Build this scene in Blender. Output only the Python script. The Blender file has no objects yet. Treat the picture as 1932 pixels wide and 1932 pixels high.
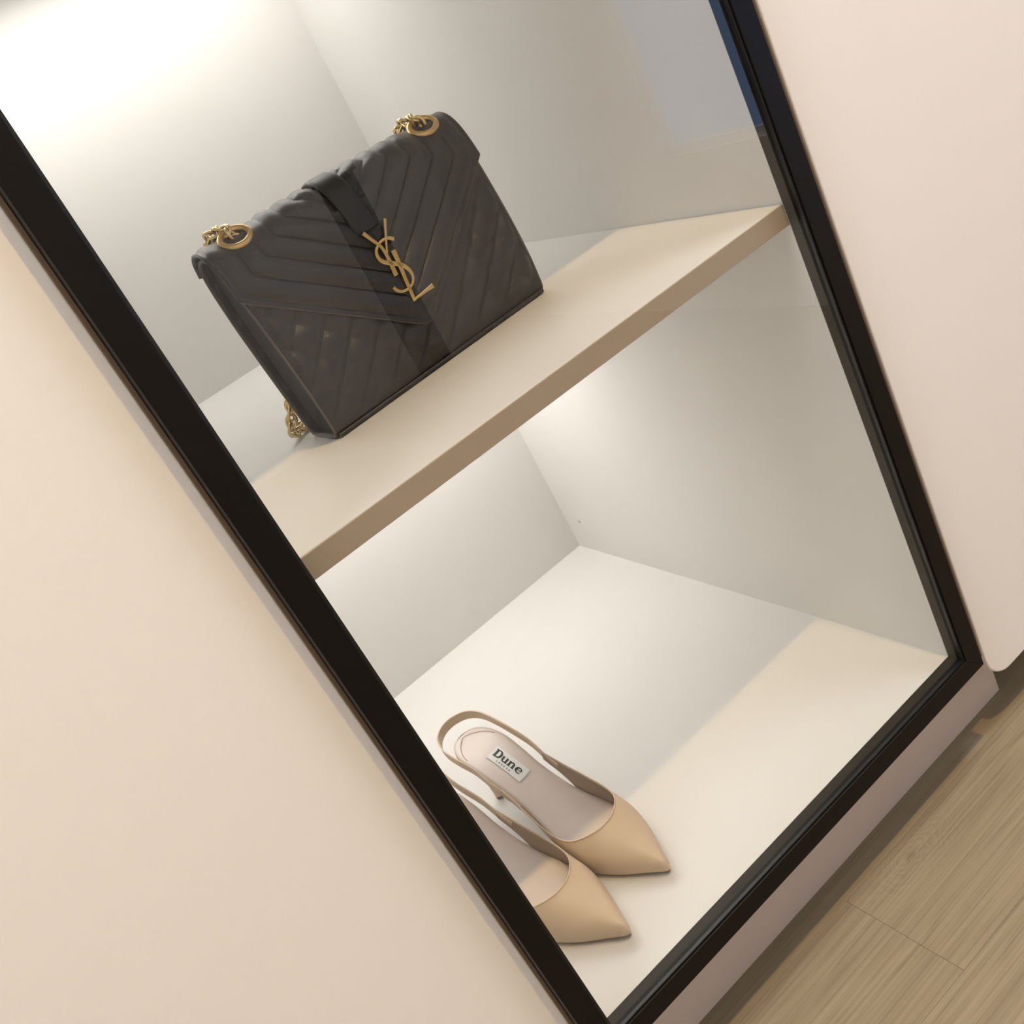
import bpy, bmesh, math, random
from mathutils import Vector, Matrix
random.seed(7)
scene = bpy.context.scene
COL = scene.collection
S = 0.482            # metres per cabinet opening width
ZO = 0.28            # cabinet floor above room floor, in opening widths
def P(x, y, z): return Vector((x * S, y * S, (z + ZO) * S))

# ------------------------------------------------------------------ camera
cam = bpy.data.cameras.new('camera'); cam_o = bpy.data.objects.new('camera', cam); COL.objects.link(cam_o)
Rr = ((0.73777337, -0.51034847, -0.44185393), (-0.57932035, -0.14267117, -0.80251659), (0.34652329, 0.84805034, -0.40091424))
M = Matrix(((Rr[0][0], -Rr[1][0], -Rr[2][0]), (Rr[0][1], -Rr[1][1], -Rr[2][1]), (Rr[0][2], -Rr[1][2], -Rr[2][2])))
cam_o.matrix_world = Matrix.Translation(P(-0.22207, -1.25799, 1.48083)) @ M.to_4x4()
cam.sensor_width = 36; cam.sensor_fit = 'HORIZONTAL'; cam.lens = 36 * 1955.916 / 1932; cam.clip_start = 0.01
scene.camera = cam_o

# ------------------------------------------------------------------ light levels
LED_E = 77.0          # radiance of the cabinet light bars
LED_COL = (1.0, 0.968, 0.93)
SPOT_W = 122.0         # ceiling downlight in front of the cabinet
FILL_W = 25.0        # each unseen ceiling panel added for ambient fill
WARM = (1.0, 0.68, 0.30)
SOFT = (0.97, 0.985, 1.03)
world = bpy.data.worlds.new('world'); scene.world = world; world.use_nodes = True
world.node_tree.nodes['Background'].inputs[0].default_value = (0.9, 0.85, 0.8, 1)
world.node_tree.nodes['Background'].inputs[1].default_value = 0.2
vs = scene.view_settings
vs.view_transform = 'Standard'; vs.look = 'None'; vs.gamma = 1; vs.use_curve_mapping = False; vs.exposure = 0.0

# ------------------------------------------------------------------ helpers
def mesh_obj(name, verts, faces, mat=None, parent=None, smooth=False):
    me = bpy.data.meshes.new(name); me.from_pydata([tuple(v) for v in verts], [], faces); me.update()
    bm = bmesh.new(); bm.from_mesh(me); bmesh.ops.recalc_face_normals(bm, faces=bm.faces); bm.to_mesh(me); bm.free()
    o = bpy.data.objects.new(name, me); COL.objects.link(o)
    if mat: me.materials.append(mat)
    if smooth:
        for p in me.polygons: p.use_smooth = True
    if parent: o.parent = parent
    return o
def box(name, lo, hi, mat, parent=None, bevel=0.0, seg=2):
    bm = bmesh.new(); bmesh.ops.create_cube(bm, size=1)
    for v in bm.verts:
        for i in range(3): v.co[i] = lo[i] + (v.co[i] + .5) * (hi[i] - lo[i])
    if bevel: bmesh.ops.bevel(bm, geom=list(bm.edges), offset=bevel, segments=seg, affect='EDGES', profile=.5)
    me = bpy.data.meshes.new(name); bm.to_mesh(me); bm.free(); me.materials.append(mat)
    o = bpy.data.objects.new(name, me); COL.objects.link(o)
    if parent: o.parent = parent
    return o
def wbox(name, lo, hi, mat, parent=None, bevel=0.0):     # box given in cabinet units
    return box(name, P(*lo), P(*hi), mat, parent, bevel)
def prism(name, poly, y0, y1, mat, parent=None, bevel=0.0):   # x-z polygon (cabinet units) extruded along y
    bm = bmesh.new()
    f = bm.faces.new([bm.verts.new(P(x, y0, z)) for x, z in poly])
    r = bmesh.ops.extrude_face_region(bm, geom=[f])
    for v in r['geom']:
        if isinstance(v, bmesh.types.BMVert): v.co.y += (y1 - y0) * S
    bmesh.ops.recalc_face_normals(bm, faces=bm.faces)
    if bevel: bmesh.ops.bevel(bm, geom=list(bm.edges), offset=bevel, segments=2, affect='EDGES', profile=.5)
    me = bpy.data.meshes.new(name); bm.to_mesh(me); bm.free(); me.materials.append(mat)
    o = bpy.data.objects.new(name, me); COL.objects.link(o)
    if parent: o.parent = parent
    return o
def tube(name, pts, r, mat, parent=None, n=10, closed=False):
    cu = bpy.data.curves.new(name, 'CURVE'); cu.dimensions = '3D'; cu.bevel_depth = r; cu.bevel_resolution = 3
    sp = cu.splines.new('POLY'); sp.points.add(len(pts) - 1)
    for q, p in zip(sp.points, pts): q.co = (*p, 1)
    sp.use_cyclic_u = closed; cu.use_fill_caps = True
    tmp = bpy.data.objects.new(name, cu); COL.objects.link(tmp)
    me = bpy.data.meshes.new_from_object(tmp); bpy.data.objects.remove(tmp); bpy.data.curves.remove(cu)
    me.materials.clear(); me.materials.append(mat); me.name = name
    for p in me.polygons: p.use_smooth = True
    o = bpy.data.objects.new(name, me); COL.objects.link(o)
    if parent: o.parent = parent
    return o
def empty(name, loc, rz=0):
    o = bpy.data.objects.new(name, None); COL.objects.link(o); o.location = loc; o.rotation_euler = (0, 0, rz)
    o.empty_display_size = .05
    return o
def tag(o, label, cat=None, group=None, kind=None):
    o['label'] = label
    if cat: o['category'] = cat
    if group: o['group'] = group
    if kind: o['kind'] = kind
    return o
def struct(o, label=None):
    o['kind'] = 'structure'
    if label: o['label'] = label
    return o
def interp(tab, x):
    if x <= tab[0][0]: return tab[0][1]
    for (a, b), (c, d) in zip(tab, tab[1:]):
        if x <= c:
            t = (x - a) / (c - a); return b + (d - b) * t
    return tab[-1][1]
def sinterp(tab, x):                                       # Catmull-Rom through a table
    if x <= tab[0][0]: return tab[0][1]
    if x >= tab[-1][0]: return tab[-1][1]
    for i in range(len(tab) - 1):
        if x <= tab[i + 1][0]:
            x0, y0 = tab[i]; x1, y1 = tab[i + 1]; h = x1 - x0; t = (x - x0) / h
            def slope(k):
                if k == 0: return (tab[1][1] - tab[0][1]) / (tab[1][0] - tab[0][0])
                if k == len(tab) - 1: return (tab[-1][1] - tab[-2][1]) / (tab[-1][0] - tab[-2][0])
                return (tab[k + 1][1] - tab[k - 1][1]) / (tab[k + 1][0] - tab[k - 1][0])
            m0, m1 = slope(i) * h, slope(i + 1) * h
            return (2*t**3 - 3*t*t + 1) * y0 + (t**3 - 2*t*t + t) * m0 + (-2*t**3 + 3*t*t) * y1 + (t**3 - t*t) * m1
def spline_pts(pts, n):                                    # Catmull-Rom polyline
    out = []; P3 = [Vector(p) for p in pts]
    for i in range(len(P3) - 1):
        p0 = P3[max(i - 1, 0)]; p1 = P3[i]; p2 = P3[i + 1]; p3 = P3[min(i + 2, len(P3) - 1)]
        for k in range(n):
            t = k / n
            out.append(.5 * ((2 * p1) + (p2 - p0) * t + (2 * p0 - 5 * p1 + 4 * p2 - p3) * t * t + (3 * p1 - p0 - 3 * p2 + p3) * t ** 3))
    out.append(P3[-1]); return out

# ------------------------------------------------------------------ materials
def mat(name, col, rough=.5, metal=0., bump=None, spec=.5, noise=None, coat=0.):
    m = bpy.data.materials.new(name); m.use_nodes = True; nt = m.node_tree; b = nt.nodes['Principled BSDF']
    b.inputs['Base Color'].default_value = (*col, 1); b.inputs['Roughness'].default_value = rough
    b.inputs['Metallic'].default_value = metal; b.inputs['Specular IOR Level'].default_value = spec
    b.inputs['Coat Weight'].default_value = coat
    tc = nt.nodes.new('ShaderNodeTexCoord')
    if noise:
        sc, amt = noise
        n = nt.nodes.new('ShaderNodeTexNoise'); n.inputs['Scale'].default_value = sc; n.inputs['Detail'].default_value = 4
        nt.links.new(tc.outputs['Object'], n.inputs['Vector'])
        mx = nt.nodes.new('ShaderNodeMix'); mx.data_type = 'RGBA'
        mx.inputs[6].default_value = (*[c * (1 - amt) for c in col], 1); mx.inputs[7].default_value = (*[min(1, c * (1 + amt)) for c in col], 1)
        nt.links.new(n.outputs['Fac'], mx.inputs[0]); nt.links.new(mx.outputs[2], b.inputs['Base Color'])
    if bump:
        kind, sc, st, dist = bump
        if kind == 'vor':
            t = nt.nodes.new('ShaderNodeTexVoronoi'); t.inputs['Scale'].default_value = sc; out = t.outputs['Distance']
        else:
            t = nt.nodes.new('ShaderNodeTexNoise'); t.inputs['Scale'].default_value = sc; t.inputs['Detail'].default_value = 3; out = t.outputs['Fac']
        nt.links.new(tc.outputs['Object'], t.inputs['Vector'])
        bp = nt.nodes.new('ShaderNodeBump'); bp.inputs['Strength'].default_value = st; bp.inputs['Distance'].default_value = dist
        nt.links.new(out, bp.inputs['Height']); nt.links.new(bp.outputs['Normal'], b.inputs['Normal'])
    return m
M_WALL = mat('wall_paint', (.925, .895, .868), .75, bump=('noise', 220, .12, .001), noise=(1.5, .02))
M_ROOM = mat('room_paint', (.80, .75, .69), .8, noise=(1.2, .03))
M_CEIL = mat('ceiling_paint', (.85, .83, .8), .9)
M_LAM = mat('cabinet_laminate', (.69, .674, .648), .42, bump=('noise', 400, .03, .0005), spec=.35)
M_EDGE = mat('shelf_edge_band', (.42, .335, .25), .5)
M_FRAME = mat('dark_bronze_frame', (.0055, .0042, .0034), .4, bump=('noise', 900, .05, .0003), spec=.18)
M_POST = mat('brown_post', (.09, .07, .055), .5)
M_GASK = mat('black_gasket', (.003, .003, .003), .35)
M_FILL = mat('brown_filler', (.17, .115, .07), .6)
M_PLINTH = mat('plinth_board', (.66, .575, .52), .6, noise=(30, .03))
M_SKIRT = mat('grey_skirting', (.42, .38, .35), .7)
M_ALU = mat('light_profile', (.75, .75, .75), .35, metal=.8)
M_BAG = mat('black_grained_leather', (.0135, .0118, .0108), .26, bump=('vor', 11.5 * 100, .6, .00035), spec=.5)
M_BAGS = mat('black_smooth_leather', (.010, .0095, .0095), .42, bump=('vor', 1300, .3, .0003))
M_BAGE = mat('leather_edge_paint', (.085, .074, .066), .4)
M_GOLD = mat('aged_gold', (.66, .455, .19), .3, metal=1., bump=('noise', 300, .04, .0003))
M_GOLDL = mat('polished_pale_gold', (.72, .56, .27), .2, metal=1.)
M_UPPER = mat('nude_leather', (.60, .465, .33), .42, bump=('noise', 700, .12, .0004), noise=(60, .05), spec=.4)
M_LINE = mat('taupe_lining', (.36, .265, .2), .55)
M_SOCK = mat('blush_insole_leather', (.78, .68, .615), .46, bump=('noise', 900, .1, .0003), noise=(40, .04))
M_SOLE = mat('tan_outsole', (.24, .165, .10), .55)
M_HEELT = mat('heel_tip_rubber', (.22, .17, .13), .6)
M_LABEL = mat('white_label', (.90, .89, .87), .6)
M_INK = mat('black_ink', (.02, .025, .025), .6)
M_GREYI = mat('grey_ink', (.3, .3, .3), .6)
M_WHITEF = mat('white_frame', (.8, .8, .8), .5)
def emis(name, col, e):
    m = bpy.data.materials.new(name); m.use_nodes = True; nt = m.node_tree; nt.nodes.remove(nt.nodes['Principled BSDF'])
    em = nt.nodes.new('ShaderNodeEmission'); em.inputs[0].default_value = (*col, 1); em.inputs[1].default_value = e
    nt.links.new(em.outputs[0], nt.nodes['Material Output'].inputs[0]); return m
M_LED = emis('led_diffuser', LED_COL, LED_E)
M_LEDU = emis('led_diffuser_upper', LED_COL, LED_E * .72)
M_SKY = emis('daylight_pane', (.36, .58, 1.0), 1.15)
def glass():
    m = bpy.data.materials.new('clear_glass'); m.use_nodes = True; nt = m.node_tree; nt.nodes.remove(nt.nodes['Principled BSDF'])
    fr = nt.nodes.new('ShaderNodeFresnel'); fr.inputs[0].default_value = 1.72
    ge = nt.nodes.new('ShaderNodeNewGeometry'); inv = nt.nodes.new('ShaderNodeMath'); inv.operation = 'SUBTRACT'; inv.inputs[0].default_value = 1
    nt.links.new(ge.outputs['Backfacing'], inv.inputs[1])
    mul = nt.nodes.new('ShaderNodeMath'); mul.operation = 'MULTIPLY'
    nt.links.new(fr.outputs[0], mul.inputs[0]); nt.links.new(inv.outputs[0], mul.inputs[1])
    tr = nt.nodes.new('ShaderNodeBsdfTransparent'); tr.inputs[0].default_value = (.985, .99, .985, 1)
    gl = nt.nodes.new('ShaderNodeBsdfGlossy'); gl.inputs['Roughness'].default_value = 0.0
    mx = nt.nodes.new('ShaderNodeMixShader')
    nt.links.new(mul.outputs[0], mx.inputs[0]); nt.links.new(tr.outputs[0], mx.inputs[1]); nt.links.new(gl.outputs[0], mx.inputs[2])
    nt.links.new(mx.outputs[0], nt.nodes['Material Output'].inputs[0]); return m
M_GLASS = glass()
def oak():
    m = bpy.data.materials.new('pale_oak'); m.use_nodes = True; nt = m.node_tree; b = nt.nodes['Principled BSDF']
    tc = nt.nodes.new('ShaderNodeTexCoord'); oi = nt.nodes.new('ShaderNodeObjectInfo')
    add = nt.nodes.new('ShaderNodeVectorMath'); add.operation = 'ADD'
    sc = nt.nodes.new('ShaderNodeVectorMath'); sc.operation = 'SCALE'; sc.inputs['Scale'].default_value = 13.0
    cb = nt.nodes.new('ShaderNodeCombineXYZ')
    for i in range(3): nt.links.new(oi.outputs['Random'], cb.inputs[i])
    nt.links.new(cb.outputs[0], sc.inputs[0]); nt.links.new(tc.outputs['Object'], add.inputs[0]); nt.links.new(sc.outputs[0], add.inputs[1])
    mp = nt.nodes.new('ShaderNodeMapping'); mp.inputs['Scale'].default_value = (.9, 9, 1); nt.links.new(add.outputs[0], mp.inputs[0])
    # broad figure: warped rings
    n1 = nt.nodes.new('ShaderNodeTexNoise'); n1.inputs['Scale'].default_value = 2.2; n1.inputs['Detail'].default_value = 3; nt.links.new(mp.outputs[0], n1.inputs['Vector'])
    mu = nt.nodes.new('ShaderNodeMath'); mu.operation = 'MULTIPLY'; mu.inputs[1].default_value = 55; nt.links.new(n1.outputs['Fac'], mu.inputs[0])
    si = nt.nodes.new('ShaderNodeMath'); si.operation = 'SINE'; nt.links.new(mu.outputs[0], si.inputs[0])
    mp2 = nt.nodes.new('ShaderNodeMapping'); mp2.inputs['Scale'].default_value = (4, 420, 1); nt.links.new(add.outputs[0], mp2.inputs[0])
    n2 = nt.nodes.new('ShaderNodeTexNoise'); n2.inputs['Scale'].default_value = 1; n2.inputs['Detail'].default_value = 4; nt.links.new(mp2.outputs[0], n2.inputs['Vector'])
    ma = nt.nodes.new('ShaderNodeMath'); ma.operation = 'MULTIPLY_ADD'; ma.inputs[1].default_value = .07; nt.links.new(si.outputs[0], ma.inputs[0]); nt.links.new(n2.outputs['Fac'], ma.inputs[2])
    ov = nt.nodes.new('ShaderNodeMath'); ov.operation = 'MULTIPLY_ADD'; ov.inputs[1].default_value = .16; nt.links.new(oi.outputs['Random'], ov.inputs[0]); nt.links.new(ma.outputs[0], ov.inputs[2])
    # one knot with its rings
    geo = nt.nodes.new('ShaderNodeNewGeometry'); ks = nt.nodes.new('ShaderNodeVectorMath'); ks.operation = 'SUBTRACT'; k_ = P(.698, .016, -.28); ks.inputs[1].default_value = (k_.x, k_.y, k_.z)
    nt.links.new(geo.outputs['Position'], ks.inputs[0])
    km = nt.nodes.new('ShaderNodeVectorMath'); km.operation = 'MULTIPLY'; km.inputs[1].default_value = (.5, 1.0, 0); nt.links.new(ks.outputs[0], km.inputs[0])
    kn = nt.nodes.new('ShaderNodeTexNoise'); kn.inputs['Scale'].default_value = 40; nt.links.new(geo.outputs['Position'], kn.inputs['Vector'])
    kl = nt.nodes.new('ShaderNodeVectorMath'); kl.operation = 'LENGTH'; nt.links.new(km.outputs[0], kl.inputs[0])
    def mth(op, a, b=None):
        n = nt.nodes.new('ShaderNodeMath'); n.operation = op
        for i_, v in enumerate((a, b)):
            if v is None: continue
            if isinstance(v, (int, float)): n.inputs[i_].default_value = v
            else: nt.links.new(v, n.inputs[i_])
        return n.outputs[0]
    kd = mth('ADD', kl.outputs['Value'], mth('MULTIPLY', kn.outputs['Fac'], .028))
    fall = mth('EXPONENT', mth('MULTIPLY', mth('POWER', mth('DIVIDE', kl.outputs['Value'], .03), 2), -1))
    core = mth('EXPONENT', mth('MULTIPLY', mth('POWER', mth('DIVIDE', kl.outputs['Value'], .0035), 2), -1))
    knot = mth('SUBTRACT', mth('MULTIPLY', mth('MULTIPLY', mth('SINE', mth('MULTIPLY', kd, 1300)), fall), .09), mth('MULTIPLY', core, .3))
    ov2 = mth('ADD', ov.outputs[0], knot)
    cr = nt.nodes.new('ShaderNodeValToRGB'); e = cr.color_ramp.elements
    e[0].position = .22; e[0].color = (.18, .141, .088, 1); e[1].position = .9; e[1].color = (.315, .267, .178, 1)
    x = cr.color_ramp.elements.new(.5); x.color = (.25, .203, .130, 1)
    nt.links.new(ov2, cr.inputs[0]); nt.links.new(cr.outputs[0], b.inputs['Base Color'])
    b.inputs['Roughness'].default_value = .5
    bp = nt.nodes.new('ShaderNodeBump'); bp.inputs['Strength'].default_value = .25; bp.inputs['Distance'].default_value = .0006
    nt.links.new(n2.outputs['Fac'], bp.inputs['Height']); nt.links.new(bp.outputs['Normal'], b.inputs['Normal'])
    return m
M_OAK = oak()

# ------------------------------------------------------------------ room shell
XL, XR, YN, ZT = -4.0, 3.0, -5.0, 5.75       # room limits in cabinet units
WY = 0.035                                    # face of the wall the cabinet sits in
floor = struct(wbox('floor', (XL, YN, -.28 - .06), (XR, .20, -.28 - .012), M_SOLE), 'pale oak plank floor')
pw = .268; pl = 2.55; y1 = .055; row = 0
ys = []
y = y1 + pw
while y > YN: ys.append(y); y -= pw
for r, yt in enumerate(ys):
    yb = max(yt - pw, YN); yt2 = min(yt, .2)
    if yt2 - yb < .01: continue
    off = .543 if r == 1 else random.uniform(0, pl) - 1.0
    x = off - pl * math.ceil((off - XL) / pl)
    while x < XR:
        a, b_ = max(x, XL), min(x + pl, XR)
        if b_ - a > .02:
            lo, hi = P(a, yb, -.28), P(b_, yt2, -.28)
            c = (lo + hi) / 2
            o = box('plank', (lo.x - c.x + .00008, lo.y - c.y + .00008, -.006), (hi.x - c.x - .00008, hi.y - c.y - .00008, 0), M_OAK, None, .0003, 1)
            o.location = (c.x, c.y, c.z); o.parent = floor
        x += pl
struct(wbox('ceiling', (XL, YN, ZT), (XR, .20, ZT + .1), M_CEIL), 'white ceiling')
# the wall in which the cabinet sits: panels left, right and above it
rc = .062; bz = -.147; xw = 1.085
arc = [(xw + rc - rc * math.cos(t), bz + rc - rc * math.sin(t)) for t in [math.pi / 2 * k / 10 for k in range(11)]]
struct(prism('wall_right', arc + [(XR, bz), (XR, ZT), (xw, ZT)], WY, WY + .06, M_WALL, None, .0016), 'beige painted wall panel right of the cabinet with rounded lower corner')
struct(wbox('wall_left', (XL, WY, bz), (-.0475, WY + .06, ZT), M_WALL, None, .0012), 'beige painted wall panel left of the cabinet')
struct(wbox('wall_above', (-.0475, WY, 2.162), (xw, WY + .06, ZT), M_WALL), 'beige painted wall above the cabinet')
struct(wbox('baseboard_right', (1.18, .165, -.28), (XR, .20, -.05), M_SKIRT), 'grey recessed skirting right of the cabinet')
struct(wbox('baseboard_left', (XL, .165, -.28), (-.13, .20, -.05), M_SKIRT), 'grey recessed skirting left of the cabinet')
struct(wbox('trim_1', (1.0425, WY + .006, -.07), (xw + .01, WY + .03, 2.165), M_FILL), 'brown filler strip right of the frame')
struct(wbox('trim_2', (-.0475, .030, bz + .03), (-.0425, WY + .03, 2.165), M_FILL), 'brown filler strip left of the frame')
# the rest of the room, seen mirrored in the glass
struct(wbox('wall_opposite', (XL, YN - .1, -.28), (XR, YN, ZT), M_ROOM), 'beige wall facing the cabinet')
struct(wbox('wall_far_left', (XL - .1, YN, -.28), (XL, .20, ZT), M_ROOM), 'beige side wall')
wy0, wy1, wz0, wz1 = -2.77, -.75, .53, 3.6
wr = struct(wbox('wall_far_right', (XR, YN, -.28), (XR + .1, .20, wz0), M_ROOM), 'beige side wall with a window')
wbox('wall_above_window', (XR, YN, wz1), (XR + .1, .20, ZT), M_ROOM, wr)
wbox('wall_beside_window', (XR, YN, wz0), (XR + .1, wy0, wz1), M_ROOM, wr)
wbox('wall_beside_window', (XR, wy1, wz0), (XR + .1, .20, wz1), M_ROOM, wr)
w1 = struct(wbox('window_1', (XR + .05, wy0, wz0), (XR + .06, wy1, wz1), M_SKY), 'window with bluish daylight')
for nm, lo, hi in (('window_frame', (XR + .02, wy0, wz0), (XR + .08, wy1, wz0 + .04)), ('window_frame', (XR + .02, wy0, wz1 - .04), (XR + .08, wy1, wz1)),
                   ('window_frame', (XR + .02, wy0, wz0), (XR + .08, wy0 + .04, wz1)), ('window_frame', (XR + .02, wy1 - .04, wz0), (XR + .08, wy1, wz1))):
    wbox(nm, lo, hi, M_WHITEF, w1)
ped = empty('pedestal', P(2.19, YN + .45, -.28)); tag(ped, 'dark brown square pedestal standing across the room, mirrored in the glass', 'pedestal')
for nm, r_, z0, z1 in (('base', .14, 0, .02), ('column', .088, .02, .655), ('top', .108, .655, .685)):
    box(nm, (-r_ * S, -r_ * S, z0), (r_ * S, r_ * S, z1), M_POST, ped, .002)
struct(wbox('wall_behind', (XL, 1.5, -.28), (XR, 1.55, ZT), M_ROOM), 'wall behind the cabinet')

# ------------------------------------------------------------------ downlight, and unseen panels added to brighten walls and room
def fill_panel(x, y, label):
    t = empty('added_fill_light', P(x, y, ZT)); tag(t, label, 'added fill light', 'added square fill panels')
    h = .30
    for nm, lo, hi in (('frame', (-h - .02, -h - .02), (h + .02, -h)), ('frame', (-h - .02, h), (h + .02, h + .02)), ('frame', (-h - .02, -h), (-h, h)), ('frame', (h, -h), (h + .02, h))):
        box(nm, (*lo, -.02), (*hi, 0), M_WHITEF, t)
    box('diffuser', (-h, -h, -.004), (h, h, 0), M_WHITEF, t)
    l = bpy.data.lights.new('fill_lamp', 'AREA'); l.shape = 'SQUARE'; l.size = .58; l.energy = FILL_W; l.color = SOFT
    lo_ = bpy.data.objects.new('fill_lamp', l); COL.objects.link(lo_); lo_.parent = t; lo_.location = (0, 0, -.012)
fill_panel(-2.5, -1.2, 'added unseen square fill light left of the cabinet')
fill_panel(2.3, -1.2, 'added unseen square fill light towards the window')
dl = empty('downlight', P(1.0, -1.68, ZT)); tag(dl, 'round ceiling downlight in front of the cabinet', 'downlight')
ring = [(.055 * math.cos(2 * math.pi * k / 32), .055 * math.sin(2 * math.pi * k / 32), -.004) for k in range(32)]
tube('trim_ring', ring, .006, M_WHITEF, dl, closed=True)
sp = bpy.data.lights.new('downlight_lamp', 'SPOT'); sp.energy = SPOT_W; sp.color = WARM; sp.spot_size = math.radians(84); sp.spot_blend = .55; sp.shadow_soft_size = .022
spo = bpy.data.objects.new('downlight_lamp', sp); COL.objects.link(spo); spo.parent = dl; spo.location = (0, 0, -.02)
d = (P(.6, .1, .6) - P(1.0, -1.68, ZT)); spo.rotation_euler = d.to_track_quat('-Z', 'Y').to_euler()

# ------------------------------------------------------------------ display cabinet
D = 1.3755; T = .0429; ZS = 1.0042; TS = .037; TOP = 1.975; TF = 2.12; XI = -.12
cab = empty('display_cabinet', P(.5, .7, -.28)); tag(cab, 'built-in off-white lit display cabinet with one shelf and bronze glazed front', 'display cabinet')
def cpart(name, lo, hi, m=M_LAM, par=None, bevel=0.0):
    o = wbox(name, lo, hi, m, None, bevel); o.parent = par or cab
    base = (par or cab); 
    o.matrix_parent_inverse = Matrix.Translation(-P(.5, .7, -.28)) if not par else Matrix.Identity(4)
    return o
cpart('back_panel', (XI - .037, D, -.037), (1.037, D + .03, TF + .037))
cpart('side_panel', (1.0, T, -.037), (1.037, D, TF + .037))
cpart('side_panel', (XI - .037, WY + .062, -.037), (XI, D, TF + .037))
cpart('front_return', (XI - .037, T, -.037), (0, WY + .062, TF + .037))
cpart('base_panel', (XI, WY + .062, -.037), (0, D, 0))
cpart('base_panel', (0, T, -.037), (1.0, D, 0))
cpart('top_panel', (XI, WY + .062, TOP), (0, D, TF + .037))
cpart('top_panel', (0, T, TOP), (1.0, D, TF + .037))
cpart('shelf_end', (XI + .0005, WY + .0625, ZS - TS), (.0002, D, ZS), M_LAM)
shelf = cpart('shelf', (.0005, T + .003, ZS - TS), (.9995, D, ZS), M_LAM, None, .0006)
e_ = cpart('edge_band', (.0005, T, ZS - TS - .0008), (.9996, T + .003, ZS - .0008), M_EDGE, shelf, .0005)
tag(e_, 'tan edge band along the shelf front')
cpart('plinth', (-.13, .12, -.28), (1.18, .16, -.041), M_PLINTH)
cpart('shelf_pin_hole', (.9985, 1.293, .104), (1.0002, 1.301, .112), M_SKIRT)
YL = 1.14
for zt, nm in ((ZS - TS, shelf), (TOP, None)):
    pr = cpart('light_bar', (XI + .02, YL - .022, zt - .012), (.98, YL + .022, zt), M_ALU, nm)
    cpart('light_diffuser', (XI + .025, YL - .017, zt - .0145), (.975, YL + .017, zt - .012), M_LED if nm else M_LEDU, nm)

# ------------------------------------------------------------------ glazed front of the cabinet
FW = .0419
gf = empty('glass_front', P(.5, 0, -FW)); tag(gf, 'dark bronze metal frame with a clear glass pane closing the cabinet', 'glass front')
inv = Matrix.Translation(-P(.5, 0, -FW))
def gpart(o): o.parent = gf; o.matrix_parent_inverse = inv; return o
ztf = TF + FW
gpart(prism('stile', [(1, 0), (1 + FW, -FW), (1 + FW, ztf), (1, TF)], 0, T, M_FRAME, None, .0006))
gpart(prism('stile', [(0, 0), (-FW, -FW), (-FW, ztf), (0, TF)], 0, T, M_FRAME, None, .0009))
gpart(prism('rail', [(0, 0), (-FW, -FW), (1 + FW, -FW), (1, 0)], 0, T, M_FRAME, None, .0006))
gpart(prism('rail', [(0, TF), (-FW, ztf), (1 + FW, ztf), (1, TF)], 0, T, M_FRAME, None, .0006))
gpart(wbox('glass_pane', (.0002, .0105, .0002), (.9998, .0185, TF - .0002), M_GLASS))
g = .0045
for lo, hi in (((1 - g, .0035, 0), (1, .0102, TF)), ((0, .0035, 0), (g, .0102, TF)), ((g, .0035, 0), (1 - g, .0102, g)), ((g, .0035, TF - g), (1 - g, .0102, TF))):
    o = gpart(wbox('gasket', lo, hi, M_GASK)); 

# ------------------------------------------------------------------ handbag (local units: centimetres -> metres)
K = .01
bag = empty('handbag', P(.48827, .46741, ZS + .0006), math.radians(2.851))
tag(bag, 'black quilted leather envelope handbag with gold monogram and chain standing on the shelf', 'handbag')
SH = -.05                                             # the bag leans a little to the left
prof = [(0, .12), (-1.4, .08), (-2.35, .12), (-2.72, .45), (-2.95, 1.6), (-3.2, 4.0), (-3.2, 7.0), (-3.0, 10.0), (-2.75, 12.5), (-2.45, 14.4), (-2.0, 15.8), (-1.25, 16.75), (0, 17.1),
        (1.25, 16.75), (2.0, 15.8), (2.45, 14.4), (2.75, 12.5), (2.95, 10.0), (3.0, 7.0), (2.95, 4.0), (2.85, 1.6), (2.65, .45), (2.3, .12), (1.2, .08)]
def resample(pts, n, closed):
    q = [Vector(p) for p in pts]
    if closed: q = q + [q[0]]
    sm = spline_pts([(a.x, a.y, 0) for a in q], 12); sm = [Vector((a.x, a.y)) for a in sm]
    L = [0]
    for a, b in zip(sm, sm[1:]): L.append(L[-1] + (b - a).length)
    out = []; j = 0; cnt = n if closed else n - 1
    for i in range(n):
        t = L[-1] * i / cnt
        while j < len(L) - 2 and L[j + 1] < t: j += 1
        f = (t - L[j]) / max(1e-9, L[j + 1] - L[j]); out.append(sm[j].lerp(sm[j + 1], f))
    return out, L[-1]
def normals(pts, closed):
    n = len(pts); out = []
    for i in range(n):
        a = pts[(i - 1) % n] if closed or i > 0 else pts[i]; b = pts[(i + 1) % n] if closed or i < n - 1 else pts[i]
        t = (b - a).normalized(); out.append(Vector((-t.y, t.x)))
    return out
def groove(d, w=.16): return math.exp(-(d / w) ** 2)
def puff(t): return abs(math.sin(math.pi * t)) ** .7
loop, _ = resample(prof, 168, True)
nrm = normals(loop, True)
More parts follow.
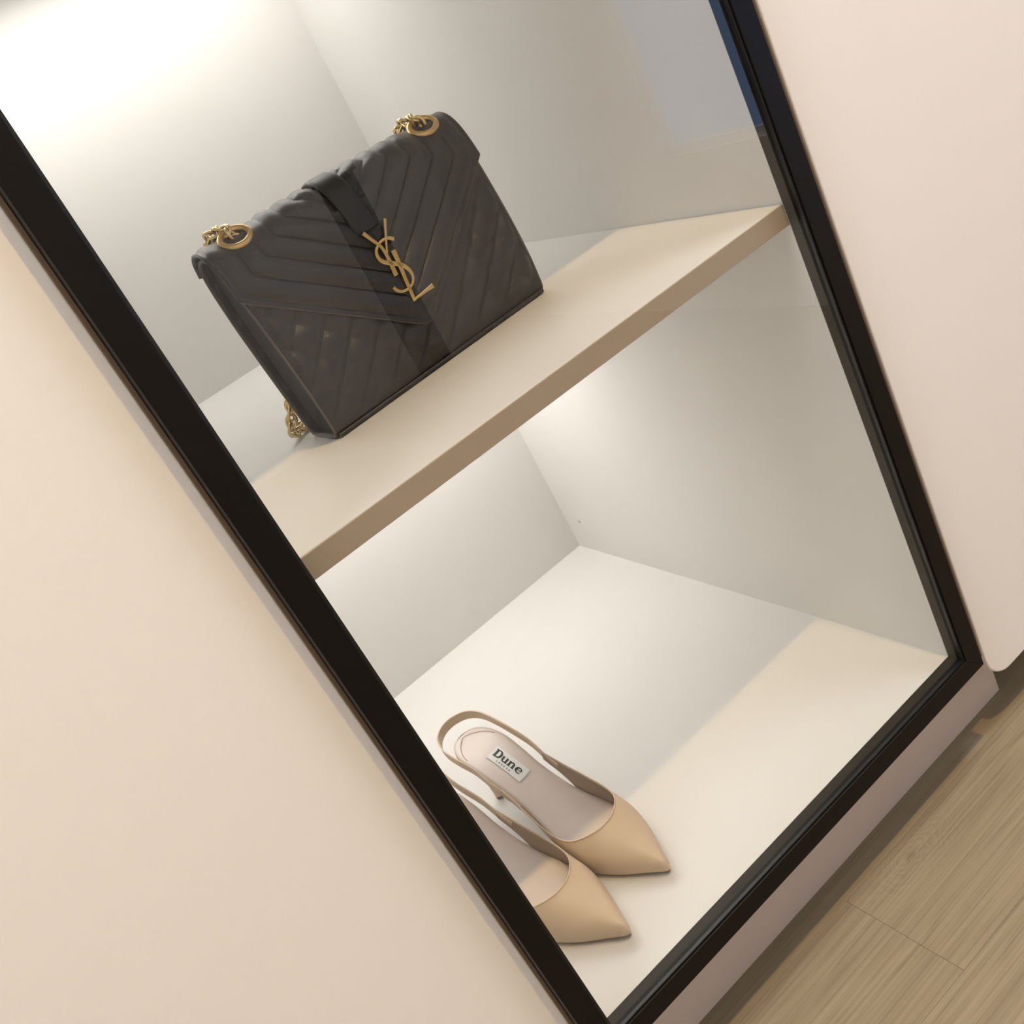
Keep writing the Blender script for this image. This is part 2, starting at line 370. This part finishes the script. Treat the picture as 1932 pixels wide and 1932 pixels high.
# outward = away from the centre
for i, (p, n) in enumerate(zip(loop, nrm)):
    if n.dot(p - Vector((0, 8))) < 0: nrm[i] = -n
def half_w(z): return 12.0 + .25 * min(1, z / 16)
NU = 170
verts = []; faces = []
for iu in range(NU + 1):
    f = -1 + 2 * iu / NU
    for p, n in zip(loop, nrm):
        u = f * half_w(p.y); h = 0
        edge = min(1, (half_w(p.y) - abs(u)) / .7)
        if p.y > .7 and p.y < 16.5:
            a = (u + p.y) / math.sqrt(2) / 2.3; b = (u - p.y) / math.sqrt(2) / 2.3
            m = min(1, (p.y - .7) / 1.0) * edge
            db = abs(b - round(b)) * 2.3; da = abs(a - round(a)) * 2.3
            h = m * (.40 * puff(b) + .15 * puff(a) - .05 * groove(db, .1) - .03 * groove(da, .1) - .16)
        verts.append(((u + SH * p.y) * K, (p.x + n.x * h) * K, (p.y + n.y * h) * K))
nl = len(loop)
for iu in range(NU):
    for k in range(nl):
        faces.append((iu * nl + k, iu * nl + (k + 1) % nl, (iu + 1) * nl + (k + 1) % nl, (iu + 1) * nl + k))
body = mesh_obj('body', verts, faces, M_BAG, bag, True)
sol = body.modifiers.new('thickness', 'SOLIDIFY'); sol.thickness = .0028; sol.offset = -1
# gussets, set in from the open ends
for s in (-1, 1):
    gv = []; gfc = []; rings = 7
    for r in range(rings + 1):
        k = r / rings
        for p in loop:
            cz = 8.0; q = Vector((p.x * .90 * (1 - k), cz + (p.y - cz) * (.965 * (1 - k) + .35 * k)))
            dep = .75 + .9 * math.sin(math.pi / 2 * k)
            gv.append((s * (half_w(p.y) - dep) * K + SH * q.y * K, q.x * K, q.y * K))
    for r in range(rings):
        for i in range(nl): gfc.append((r * nl + i, r * nl + (i + 1) % nl, (r + 1) * nl + (i + 1) % nl, (r + 1) * nl + i))
    mesh_obj('gusset', gv, gfc, M_BAGS, bag, True)
    tube('piping', [((s * half_w(p.y) + SH * p.y) * K, p.x * .985 * K, (8 + (p.y - 8) * .99) * K) for p in loop[::2]], .0011, M_BAGE, bag, closed=True)
tube('base_piping', [((-11.8 + 23.6 * i / 20) * K, -2.78 * K, .24 * K) for i in range(21)], .0018, M_BAGS, bag)
# flap
path = [(2.15, 15.9), (1.35, 17.0), (0, 17.4), (-1.35, 17.0), (-2.2, 16.0), (-2.7, 14.5), (-3.0, 12.6), (-3.25, 10.0), (-3.45, 7.0), (-3.5, 4.8), (-3.45, 3.2), (-3.4, 2.0)]
fp, FL = resample(path, 400, False)
fnr = normals(fp, False)
for i, (p, n) in enumerate(zip(fp, fnr)):
    if n.dot(p - Vector((0, 8))) < 0: fnr[i] = -n
def arc_of_front_z(z):
    for i in range(len(fp) - 1):
        if fp[i].x < -.5 and fp[i].y >= z > fp[i + 1].y: return FL * i / (len(fp) - 1)
    return FL
q1, q2 = arc_of_front_z(13.2), arc_of_front_z(3.7)
HW = 12.5
def fpos(u, q, off):
    t = min(max(q / FL, 0), 1) * (len(fp) - 1); i = min(int(t), len(fp) - 2); f = t - i
    p = fp[i].lerp(fp[i + 1], f); n = fnr[i].lerp(fnr[i + 1], f)
    return ((u + SH * p.y) * K, (p.x + n.x * off) * K, (p.y + n.y * off) * K)
lx, ly = HW, q2 - q1; ll = math.hypot(lx, ly)
def qmax(u):
    a = abs(u); q = q2 - (q2 - q1) * a / HW
    r = .5                                            # small rounded point
    return q2 - (q2 - q1) * (math.sqrt(a * a + r * r)) / HW + .1 if a < 2.5 else q
def flap_h(u, q):
    ds = HW - abs(u)
    dl_ = ((q2 - (q2 - q1) * abs(u) / HW) - q) * lx / ll
    d = min(ds, dl_); e = .42; sp_ = 1.72
    h = 0
    if d > e:
        t = (d - e) / sp_; k = t - round(t)
        h = .27 * puff(t) - .05 * groove(k * sp_, .08)
    elif d > e - .12: h = -.03
    side = min(1, max(0, (q - .3) / 1.2))
    for eu in (-10.2 + 1.0, 9.15 + 1.0):
        side *= min(1, max(0, (math.hypot((u - eu + .12) * .9, (q - 3.6)) - 1.5) / 1.1))
    if abs(u + .42) < 1.9 and q < 6.5: side *= .12 + .88 * min(1, max(0, (abs(u + .42) - 1.1) / .7))
    return h * side * min(1, abs(u) / .8 + .15) if abs(u) < 1.4 else h * side
NQ = 150; NF = 200
verts = []; faces = []
for iu in range(NF + 1):
    u = HW * (-1 + 2 * iu / NF); qm = qmax(u)
    for k in range(NQ + 1):
        q = qm * k / NQ
        verts.append(fpos(u, q, -.14 + .30 * min(1, q / 2.2) + flap_h(u, q)))
for iu in range(NF):
    for k in range(NQ):
        a = iu * (NQ + 1) + k; faces.append((a, a + 1, a + NQ + 2, a + NQ + 1))
flap = mesh_obj('flap', verts, faces, M_BAG, bag, True)
sol = flap.modifiers.new('thickness', 'SOLIDIFY'); sol.thickness = .0030; sol.offset = 0
tube('flap_edge', [fpos(u_, qmax(u_), .16) for u_ in [HW * (-1 + 2 * i / 120) for i in range(121)]], .0009, M_BAGE, bag)
for sg in (-1, 1): tube('flap_edge', [fpos(sg * HW, q1 * k / 40, -.14 + .28 * min(1, q1 * k / 40 / 2.2)) for k in range(41)], .0009, M_BAGS, bag)
# stitching along the flap edge: short raised thread pieces
sv = []; sf = []
def stitch(a, b, w=.0005):
    a, b = Vector(a), Vector(b); t = (b - a).normalized(); n = Vector((0, -1, .15)).normalized(); s_ = t.cross(n) * w * .6; i0 = len(sv)
    for q in (a, b):
        for x, y_ in ((-1, -.3), (1, -.3), (1, 1), (-1, 1)): sv.append(q + s_ * x + n * w * y_ * .7)
    sf.extend([(i0, i0 + 1, i0 + 2, i0 + 3), (i0 + 4, i0 + 7, i0 + 6, i0 + 5)] + [(i0 + j, i0 + 4 + j, i0 + 4 + (j + 1) % 4, i0 + (j + 1) % 4) for j in range(4)])
for sgn in (-1, 1):
    n_ = 62
    for i in range(n_):
        ua = sgn * (.35 + (HW - .75) * i / n_); ub = sgn * (.35 + (HW - .75) * (i + .62) / n_)
        qa = q2 - (q2 - q1) * abs(ua) / HW - .38 * ll / lx; qb = q2 - (q2 - q1) * abs(ub) / HW - .38 * ll / lx
        stitch(fpos(ua, qa, .25), fpos(ub, qb, .25))
mesh_obj('stitching', sv, sf, M_BAGS, bag)
# loop of leather over the middle of the flap
verts = []; faces = []; nq = 60; ncol = 14
qs0, qs1 = .05, arc_of_front_z(12.75)
for k in range(nq + 1):
    q = qs0 + (qs1 - qs0) * k / nq
    for j in range(ncol + 1):
        u = -.42 + 1.16 * (-1 + 2 * j / ncol); ed = 1 - abs(-1 + 2 * j / ncol)
        verts.append(fpos(u, q, .66 - .12 * max(0, 1 - ed / .15) + .05 * (1 if ed > .2 else 0)))
for k in range(nq):
    for j in range(ncol):
        a = k * (ncol + 1) + j; faces.append((a, a + 1, a + ncol + 2, a + ncol + 1))
lo_ = mesh_obj('strap_loop', verts, faces, M_BAGS, bag, True)
sol = lo_.modifiers.new('thickness', 'SOLIDIFY'); sol.thickness = .0030; sol.offset = -1
# monogram
def ribbon(name, pts, widths, v0, v1, m, parent, n=8, plane=None, scale=K, caps=True):
    pp = spline_pts([(a, b, 0) for a, b in pts], n) if len(pts) > 2 else [Vector((*pts[0], 0)).lerp(Vector((*pts[1], 0)), i / n) for i in range(n + 1)]
    N = len(pp); V = []; F = []
    for i, p in enumerate(pp):
        t = (pp[min(i + 1, N - 1)] - pp[max(i - 1, 0)]).normalized(); nn = Vector((-t.y, t.x, 0))
        f = i / (N - 1) * (len(widths) - 1); k = min(int(f), len(widths) - 2); w = widths[k] + (widths[k + 1] - widths[k]) * (f - k)
        c = .25 * min(w, .2)
        for a, d_ in ((-w / 2, v1), (-w / 2, v0 + c * .6), (-w / 2 + c, v0), (w / 2 - c, v0), (w / 2, v0 + c * .6), (w / 2, v1)):
            q = p + nn * a
            V.append(plane(q.x, q.y, d_) if plane else (q.x * scale, d_ * scale, q.y * scale))
    for i in range(N - 1):
        for j in range(6): F.append((i * 6 + j, i * 6 + (j + 1) % 6, (i + 1) * 6 + (j + 1) % 6, (i + 1) * 6 + j))
    F.append(tuple(range(5, -1, -1))); F.append(tuple((N - 1) * 6 + j for j in range(6)))
    return mesh_obj(name, V, F, m, parent)
LG = {'letter_y': [([(-1.79, 12.93), (-1.39, 12.13), (-1.02, 11.44), (-.89, 10.84), (-.90, 9.96), (-.98, 8.72)], [.34, .27, .25, .30, .34, .42]),
                   ([(.53, 12.99), (.13, 12.29), (-.29, 11.54), (-.76, 10.64)], [.27, .20, .17, .16])],
      'letter_s': [([(.38, 11.26), (.02, 11.55), (-.49, 11.66), (-1.07, 11.53), (-1.52, 11.19), (-1.65, 10.68), (-1.43, 10.21), (-.91, 9.8), (-.32, 9.38), (.11, 8.91), (.33, 8.34), (.27, 7.82), (-.09, 7.43), (-.65, 7.29), (-1.22, 7.4), (-1.6, 7.73), (-1.72, 8.05)],
                    [.30, .26, .2, .19, .23, .3, .34, .36, .36, .34, .3, .22, .2, .2, .22, .27, .28])],
      'letter_l': [([(-.15, 10.56), (-.27, 9.12), (-.45, 7.68), (-.61, 6.16)], [.45, .38, .32, .3]),
                   ([(-.68, 6.27), (.45, 6.34), (1.53, 6.4)], [.16, .26, .42])]}
mono = None
for nm, strokes in LG.items():
    for i, (pts, wd) in enumerate(strokes):
        o = ribbon(nm, pts, wd, -4.05 - .03 * i, -3.78, M_GOLD, bag)
# posts that hold the monogram on the flap
for x_, z_ in ((-.9, 10.2), (-.45, 8.0)):
    tube('monogram_post', [(x_ * K, -3.8 * K, z_ * K), (x_ * K, -3.3 * K, z_ * K)], .0008, M_GOLD, bag)
# eyelets
eye = []
for uu in (-10.2, 9.15):
    c = Vector((uu, -1.28, 17.32)); nrm_ = Vector((0, -.62, .78)).normalized(); ax = Vector((1, 0, 0)); ay = nrm_.cross(ax)
    eye.append(c)
    pts = [(c + ax * 1.2 * math.cos(t) + ay * 1.02 * math.sin(t)) * K for t in [2 * math.pi * k / 40 for k in range(40)]]
    e = tube('eyelet', pts, .0029, M_GOLD, bag, closed=True)
    pts = [(c - nrm_ * .35 + ax * 1.3 * math.cos(t) + ay * 1.1 * math.sin(t)) * K for t in [2 * math.pi * k / 40 for k in range(40)]]
    tube('eyelet_collar', pts, .0028, M_BAGS, bag, closed=True)
    dv = [tuple((c - nrm_ * .28) * K)] + [tuple((c - nrm_ * .28 + ax * 1.1 * math.cos(t) + ay * .93 * math.sin(t)) * K) for t in [2 * math.pi * k / 32 for k in range(32)]]
    mesh_obj('eyelet_opening', dv, [(0, 1 + k, 1 + (k + 1) % 32) for k in range(32)], M_GASK, bag)
# chain
cp = [(-10.0, -.9, 16.95), (-10.35, -.9, 17.9), (-10.7, .3, 18.25), (-11.1, 1.6, 18.0), (-11.1, 3.0, 16.4), (-11.2, 3.9, 13.5), (-11.1, 4.0, 8), (-11.5, 4.1, 4.0), (-12.3, 4.4, 2.0), (-12.95, 4.3, .75), (-11.2, 5.4, .55), (-7, 5.6, .55), (0, 5.8, .55),
      (6, 5.4, .55), (9.2, 4.7, .8), (9.6, 4.1, 3), (9.3, 4.0, 9), (9.1, 3.9, 13.5), (8.9, 3.0, 16.4), (8.75, 1.6, 18.0), (8.9, .3, 18.25), (9.05, -.9, 17.9), (9.3, -.9, 16.95)]
cs = spline_pts([Vector(c) * K for c in cp], 30)
def link_mesh():
    V = []; F = []; n1, n2 = 22, 10; rx, ry, rt = .0062, .0046, .00150
    for i in range(n1):
        t = 2 * math.pi * i / n1; c = Vector((rx * math.cos(t), ry * math.sin(t), .0007 * math.sin(2 * t))); o = Vector((math.cos(t), math.sin(t), 0))
        for j in range(n2):
            a = 2 * math.pi * j / n2; V.append(c + o * rt * math.cos(a) + Vector((0, 0, 1)) * rt * math.sin(a))
    for i in range(n1):
        for j in range(n2): F.append((i * n2 + j, ((i + 1) % n1) * n2 + j, ((i + 1) % n1) * n2 + (j + 1) % n2, i * n2 + (j + 1) % n2))
    return V, F
V, F = link_mesh()
link0 = mesh_obj('chain_link', V, F, M_GOLDL, bag, True)
acc = 0; step = .0068; first = True; k = 0
for a, b in zip(cs, cs[1:]):
    acc += (b - a).length
    if acc >= step or first:
        acc = 0 if first else acc - step
        l = link0 if first else link0.copy()
        if not first: COL.objects.link(l); l.parent = bag
        first = False
        t = (b - a).normalized(); up = Vector((0, 0, 1)) if abs(t.z) < .8 else Vector((0, 1, 0))
        y_ = up.cross(t).normalized(); z_ = t.cross(y_)
        Rm = Matrix((t, y_, z_)).transposed() @ Matrix.Rotation(math.radians(48 if k % 2 else -42), 3, 'X')
        l.location = a; l.rotation_euler = Rm.to_euler(); k += 1

# ------------------------------------------------------------------ slingback shoes (local centimetres: a heel->toe, b to the right, c up)
LEN = 26.55
ZIN = [(-1, 9.15), (0, 9.1), (2.5, 8.85), (5, 8.3), (7.5, 7.1), (10, 5.35), (12.4, 3.55), (15, 1.95), (17.5, 1.0), (20, .72), (23, .75), (26.6, .95)]
HWT = [(0, 0), (.15, .75), (.5, 1.35), (1.2, 1.95), (2.5, 2.4), (4.5, 2.6), (7, 2.5), (9.5, 2.35), (12, 2.55), (14, 2.95), (16, 3.4), (18, 3.62), (19.5, 3.45), (21, 2.95), (22.5, 2.3), (24, 1.50), (25.2, .86), (26, .44), (26.4, .22), (26.55, 0)]
CEN = [(0, 0), (8, -.1), (13, 0), (18, .15), (22, .12), (26.55, 0)]
HT = [(9, 5.9), (11, 5.6), (13, 5.2), (15, 4.8), (17, 4.35), (19, 3.75), (20, 3.35), (21.5, 2.75), (23, 2.1), (24.5, 1.55), (25.6, 1.05), (26.3, .62), (26.55, .1)]
TOPH = [(9.6, 1.55), (11, 1.85), (13, 2.1), (15, 2.3), (17, 2.6), (18.1, 2.85)]     # topline above the insole
BOTH = [(9.6, .75), (11, .6), (12, .25), (12.8, -.35)]                                # lower edge of the quarter
FLARE = [(9.6, 1.25), (12, 1.22), (15, 1.1), (18, 1.0)]
def ang_of(a, h):
    H = sinterp(HT, a); return math.asin(min(1, max(0, (h + .35) / (H + .35))) ** (1 / .92)) / (math.pi / 2)
def tl_of(a):
    if a <= 18.1: return ang_of(a, interp(TOPH, a))
    t = min(1, (a - 18.1) / (20.1 - 18.1)); t0 = ang_of(18.1, 2.85)
    return t0 + (1 - t0) * (1 - (1 - t) ** .5)
def bl_of(a): return ang_of(a, interp(BOTH, a)) if a < 12.8 else 0.0
def tipw(a): return math.sqrt(max(0, min(1, (LEN + .02 - a) / .35)))
def up_b(a, th): return (hw(a) + .16) * tipw(a) * math.cos(th) ** .85 * (1 + .10 * math.sin(2 * th)) * (1 + (interp(FLARE, a) - 1) * min(1, th / .45))
def zin(a): return sinterp(ZIN, a)
def hw(a): return max(0, sinterp(HWT, a))
def shoe(name, heel, toe, label, mirror=1, lift=0.0):
    h = P(heel[0], heel[1], .0006); t_ = P(toe[0], toe[1], .0006); dd = (t_ - h); ang = math.atan2(dd.y, dd.x)
    root = empty(name, h, ang)                              # local x = heel->toe, local y = to its left
    def L3(a, b, c): return (a * K, b * mirror * K, c * K)
    # local +y is 90 deg counter-clockwise of heel->toe, which is the viewer's right
    sta = [LEN * (1 - math.cos(math.pi * i / 70)) / 2 for i in range(71)]
    def slab(nm, top, thick, grow, m, nb=12, cup=0.0):
        V = []; F = []
        for lay in (0, 1):
            for a in sta:
                for j in range(nb + 1):
                    f = -1 + 2 * j / nb
                    w = hw(a) + grow * (1 if 0 < a < LEN else 0)
                    aa = a + (-grow if a < 1 else (grow if a > LEN - 1 else 0)) * .6
                    V.append(L3(aa, interp(CEN, a) + f * w, zin(a) + top + cup * f * f - (thick if lay else 0)))
        n1 = nb + 1; off = len(sta) * n1
        for i in range(len(sta) - 1):
            for j in range(nb):
                a = i * n1 + j; F.append((a, a + n1, a + n1 + 1, a + 1)); F.append((off + a, off + a + 1, off + a + n1 + 1, off + a + n1))
        rim = [i * n1 for i in range(len(sta))] + [(len(sta) - 1) * n1 + j for j in range(1, n1)] + [i * n1 + nb for i in range(len(sta) - 2, -1, -1)] + [j for j in range(nb - 1, 0, -1)]
        for x_, y_ in zip(rim, rim[1:] + rim[:1]): F.append((x_, y_, off + y_, off + x_))
        return mesh_obj(nm, V, F, m, root, True)
    slab('insole', 0.0, .22, -.02, M_SOCK, cup=.12)
    slab('midsole', -.22, .18, .06, M_UPPER)
    slab('outsole', -.40, .28, -.05, M_SOLE)
    # upper: two quarters that close into the pointed vamp
    V = []; F = []; npk = 16
    alist = [9.6 + .35 * i for i in range(24)] + [18.1 + .1 * i for i in range(0, 18)] + [19.9, 19.95, 20.0, 20.04, 20.07, 20.09] + [20.1 + (LEN - 20.1) * (1 - (1 - i / 34) ** 1.6) for i in range(35)]
    alist = sorted(set(round(x, 3) for x in alist)); nA = len(alist)
    for s in (1, -1):
        for a in alist:
            H = sinterp(HT, a); z0 = zin(a) - .35
            tl = tl_of(a); bl = bl_of(a)
            for k in range(npk + 1):
                th = (bl + (tl - bl) * k / npk) * math.pi / 2
                b = up_b(a, min(th, math.pi / 2 - 1e-6)) if th < math.pi / 2 - 1e-5 else 0; c = z0 + (H + .35) * math.sin(th) ** .92
                V.append(L3(a, interp(CEN, a) + s * b, c))
    for si in (0, 1):
        o_ = si * nA * (npk + 1)
        for i in range(nA - 1):
            for k in range(npk):
                a = o_ + i * (npk + 1) + k; F.append((a, a + 1, a + npk + 2, a + npk + 1))
    up = mesh_obj('upper', V, F, M_UPPER, root, True); me = up.data
    bm = bmesh.new(); bm.from_mesh(me); bmesh.ops.remove_doubles(bm, verts=bm.verts, dist=.00005); bmesh.ops.recalc_face_normals(bm, faces=bm.faces); bm.to_mesh(me); bm.free()
    me.materials.append(M_LINE)
    sd = up.modifiers.new('thickness', 'SOLIDIFY'); sd.thickness = .0013; sd.offset = -1; sd.material_offset = 1; sd.use_even_offset = True
    sb = up.modifiers.new('smooth', 'SUBSURF'); sb.levels = 1; sb.render_levels = 1
    # topline binding
    def top(a, s, e=0.0):
        H = sinterp(HT, a); th = tl_of(a) * math.pi / 2
        return Vector(L3(a, interp(CEN, a) + s * up_b(a, min(th, math.pi / 2 - 1e-6)), zin(a) - .35 + (H + .35) * math.sin(th) ** .92))
    ta = [9.65 + .3 * i for i in range(28)] + [18.1 + .1 * i for i in range(19)] + [19.95, 20.0, 20.04, 20.07, 20.09]
    ta = sorted(ta)
    tube('topline_binding', [top(a, 1) for a in ta] + [top(20.1, 1)] + [top(a, -1) for a in reversed(ta)], .00075, M_UPPER, root)
    # sling strap: a thin band round the heel
    sp_ = [(11.2, 2.85, 5.6), (10.2, 2.85, 6.3), (8, 3.1, 7.7), (5.4, 3.05, 8.9), (3, 2.95, 9.75), (1.2, 2.75, 10.15), (-.3, 2.05, 10.35), (-1.15, .9, 10.4), (-1.35, -.2, 10.4), (-1.0, -1.4, 10.35), (-.1, -2.4, 10.2), (1.4, -2.95, 9.8), (3.2, -3.0, 9.3), (5.4, -2.85, 8.55), (8, -3.0, 7.5), (10.2, -2.9, 6.3), (11.2, -2.95, 5.6)]
    sp_ = [(a_, b_, c_ + lift * min(1, max(0, (10.2 - a_) / 8))) for a_, b_, c_ in sp_]
    pts = spline_pts([L3(*q) for q in sp_], 8); N = len(pts); V = []; F = []
    for i, p in enumerate(pts):
        t = (pts[min(i + 1, N - 1)] - pts[max(i - 1, 0)]).normalized()
        side = Vector((t.y, -t.x, 0)).normalized(); upv = side.cross(t).normalized()
        if upv.z < 0: upv = -upv
        hh = .0052
        for q in (upv * hh + side * .0008, upv * hh - side * .0008, -upv * hh - side * .0008, -upv * hh + side * .0008): V.append(p + q)
    for i in range(N - 1):
        for j in range(4): F.append((i * 4 + j, i * 4 + (j + 1) % 4, i * 4 + 4 + (j + 1) % 4, i * 4 + 4 + j))
    F += [(0, 1, 2, 3), ((N - 1) * 4 + 3, (N - 1) * 4 + 2, (N - 1) * 4 + 1, (N - 1) * 4)]
    st = mesh_obj('sling_strap', V, F, M_UPPER, root)
    # heel
    V = []; F = []; nr = 26; secs = [(8.55, 2.45, 2.25, 2.3), (7.9, 2.3, 2.05, 2.1), (7.0, 2.05, 1.6, 1.65), (5.8, 1.55, 1.1, 1.15), (4.2, 1.1, .78, .8), (2.4, .75, .6, .6), (.7, .55, .5, .5), (.35, .5, .5, .5)]
    for z, ca, ra, rb in secs:
        for j in range(nr):
            t = 2 * math.pi * j / nr; tilt = 0.22 if z > 7 else 0
            V.append(L3(ca + ra * math.cos(t), rb * math.sin(t), z - (ra * math.cos(t)) * tilt * .5))
    for i in range(len(secs) - 1):
        for j in range(nr): F.append((i * nr + j, i * nr + (j + 1) % nr, (i + 1) * nr + (j + 1) % nr, (i + 1) * nr + j))
    F += [tuple(range(nr)), tuple(range((len(secs) - 1) * nr, len(secs) * nr))]
    mesh_obj('heel', V, F, M_UPPER, root, True)
    V = []; F = []
    for z in (.35, 0.0):
        for j in range(nr):
            t = 2 * math.pi * j / nr; V.append(L3(.5 + .48 * math.cos(t), .48 * math.sin(t), z))
    for j in range(nr): F.append((j, (j + 1) % nr, nr + (j + 1) % nr, nr + j))
    F += [tuple(range(nr)), tuple(range(nr, 2 * nr))]
    mesh_obj('heel_tip', V, F, M_HEELT, root)
    # stitching round the heel of the insole
    V = []; F = []
    for i in range(44):
        ang_ = math.pi * (.5 + i / 43)
        for s in (0,):
            def pt(f):
                x_ = 1.0 + (math.pi * 1.0); a = 3.6 + 3.0 * math.cos(math.pi * (.5 + f)); a = max(.55, a); b = (hw(a) - .42) * math.sin(math.pi * (.5 + f)) if hw(a) > .42 else 0
                return Vector(L3(a, b, zin(a) + .09))
            p0, p1 = pt(i / 44), pt((i + .55) / 44); t = (p1 - p0)
            if t.length < 1e-6: continue
            n = t.normalized().cross(Vector((0, 0, 1))) * .0003; k0 = len(V)
            for q in (p0, p1):
                for sg, zz in ((-1, 0), (1, 0), (1, .0006), (-1, .0006)): V.append(q + n * sg + Vector((0, 0, zz)))
            F += [(k0, k0 + 1, k0 + 2, k0 + 3), (k0 + 4, k0 + 5, k0 + 6, k0 + 7)] + [(k0 + j, k0 + (j + 1) % 4, k0 + 4 + (j + 1) % 4, k0 + 4 + j) for j in range(4)]
    mesh_obj('stitching', V, F, M_LINE, root)
    # brand label: laid on the sloping insole, lettering reads heel to toe
    A0, B0 = 5.2, -.75 + .1
    def on_sock(x_, y_, d_): return Vector(((A0 + x_) * K, (B0 + y_) * K, (zin(A0 + x_) + .08 + d_) * K))
    V = []; F = []; nn = 14
    for dz in (0, .05):
        for i in range(nn + 1):
            for y_ in (-.06, 1.62): V.append(on_sock(-.15 + 4.0 * i / nn, y_, dz))
    o2 = 2 * (nn + 1)
    for i in range(nn):
        F.append((2 * i, 2 * i + 1, 2 * i + 3, 2 * i + 2)); F.append((o2 + 2 * i, o2 + 2 * i + 2, o2 + 2 * i + 3, o2 + 2 * i + 1))
        F.append((2 * i, 2 * i + 2, o2 + 2 * i + 2, o2 + 2 * i)); F.append((2 * i + 1, o2 + 2 * i + 1, o2 + 2 * i + 3, 2 * i + 3))
    F += [(0, o2, o2 + 1, 1), (2 * nn, 2 * nn + 1, o2 + 2 * nn + 1, o2 + 2 * nn)]
    lab = tag(mesh_obj('brand_label', V, F, M_LABEL, root), 'white label with dark slab-serif lettering')
    def ink(strokes, nm, m=M_INK):
        allV = []; allF = []
        for pts_, wds in strokes:
            o = ribbon(nm, pts_, wds, .075, .045, m, None, 8, plane=lambda x_, y_, d_: on_sock(x_, y_, d_))
            base = len(allV); allV += [v.co.copy() for v in o.data.vertices]; allF += [tuple(base + i for i in p.vertices) for p in o.data.polygons]
            bpy.data.objects.remove(o)
        return mesh_obj(nm, allV, allF, m, lab)
    y0 = .52
    def sh(strokes, dx): return [([(x_ + dx, y_ + y0) for x_, y_ in p_], w_) for p_, w_ in strokes]
    bar = lambda x0, x1, y_, w=.09: ([(x0, y_), (x1, y_)], [w, w])
    LD = [([(.24, 0), (.24, .9)], [.2, .2]), bar(.05, .5, .045), bar(.05, .5, .855), ([(.45, .86), (.72, .78), (.84, .45), (.72, .12), (.45, .04)], [.09, .16, .21, .16, .09])]
    LU = [([(.17, .6), (.17, .25), (.27, .06), (.45, .06), (.58, .18)], [.17, .17, .14, .09, .06]), ([(.60, .62), (.60, 0)], [.17, .17]), bar(.02, .2, .58, .08), bar(.45, .62, .58, .08), bar(.6, .78, .04, .08)]
    LN = [([(.17, .6), (.17, 0)], [.17, .17]), bar(.02, .18, .58, .08), bar(.03, .34, .04, .08), ([(.2, .42), (.33, .56), (.5, .57), (.6, .42), (.6, 0)], [.06, .1, .14, .17, .17]), bar(.46, .76, .04, .08)]
    LE = [([(.12, .32), (.58, .32)], [.08, .08]), ([(.6, .32), (.56, .5), (.38, .6), (.18, .5), (.11, .3), (.18, .1), (.38, .02), (.58, .12)], [.09, .12, .1, .15, .18, .15, .1, .06])]
    for nm, s_, dx in (('letter_d', LD, .12), ('letter_u', LU, 1.12), ('letter_n', LN, 1.93), ('letter_e', LE, 2.78)): ink(sh(s_, dx), nm)
    # small second line
    def thin(x0, polys): return [([(x0 + x_ * .17, .12 + y_ * .2) for x_, y_ in p_], [.035, .035]) for p_ in polys]
    G = {'l': [[(0, 1), (0, 0)], [(0, 0), (.7, 0)]], 'o': [[(.4, 1), (0, .5)], [(0, .5), (.4, 0)], [(.4, 0), (.8, .5)], [(.8, .5), (.4, 1)]], 'n': [[(0, 0), (0, 1)], [(0, 1), (.7, 0)], [(.7, 0), (.7, 1)]], 'd': [[(0, 0), (0, 1)], [(0, 1), (.7, .6)], [(.7, .6), (.7, .4)], [(.7, .4), (0, 0)]]}
    x_ = .95
    for ch in 'london':
        ink(thin(x_, G[ch]), 'letter_' + ch, M_GREYI); x_ += .30
    tag(root, label, 'shoe', 'pair of nude slingback shoes')
    return root
shoe('slingback_shoe', (.208, .71), (.289, .165), 'nude leather pointed slingback shoe further from the left frame, brand label visible on its insole')
shoe('slingback_shoe', (.034, .664), (.148, .120), 'nude leather pointed slingback shoe partly hidden by the left frame', -1, 1.2)
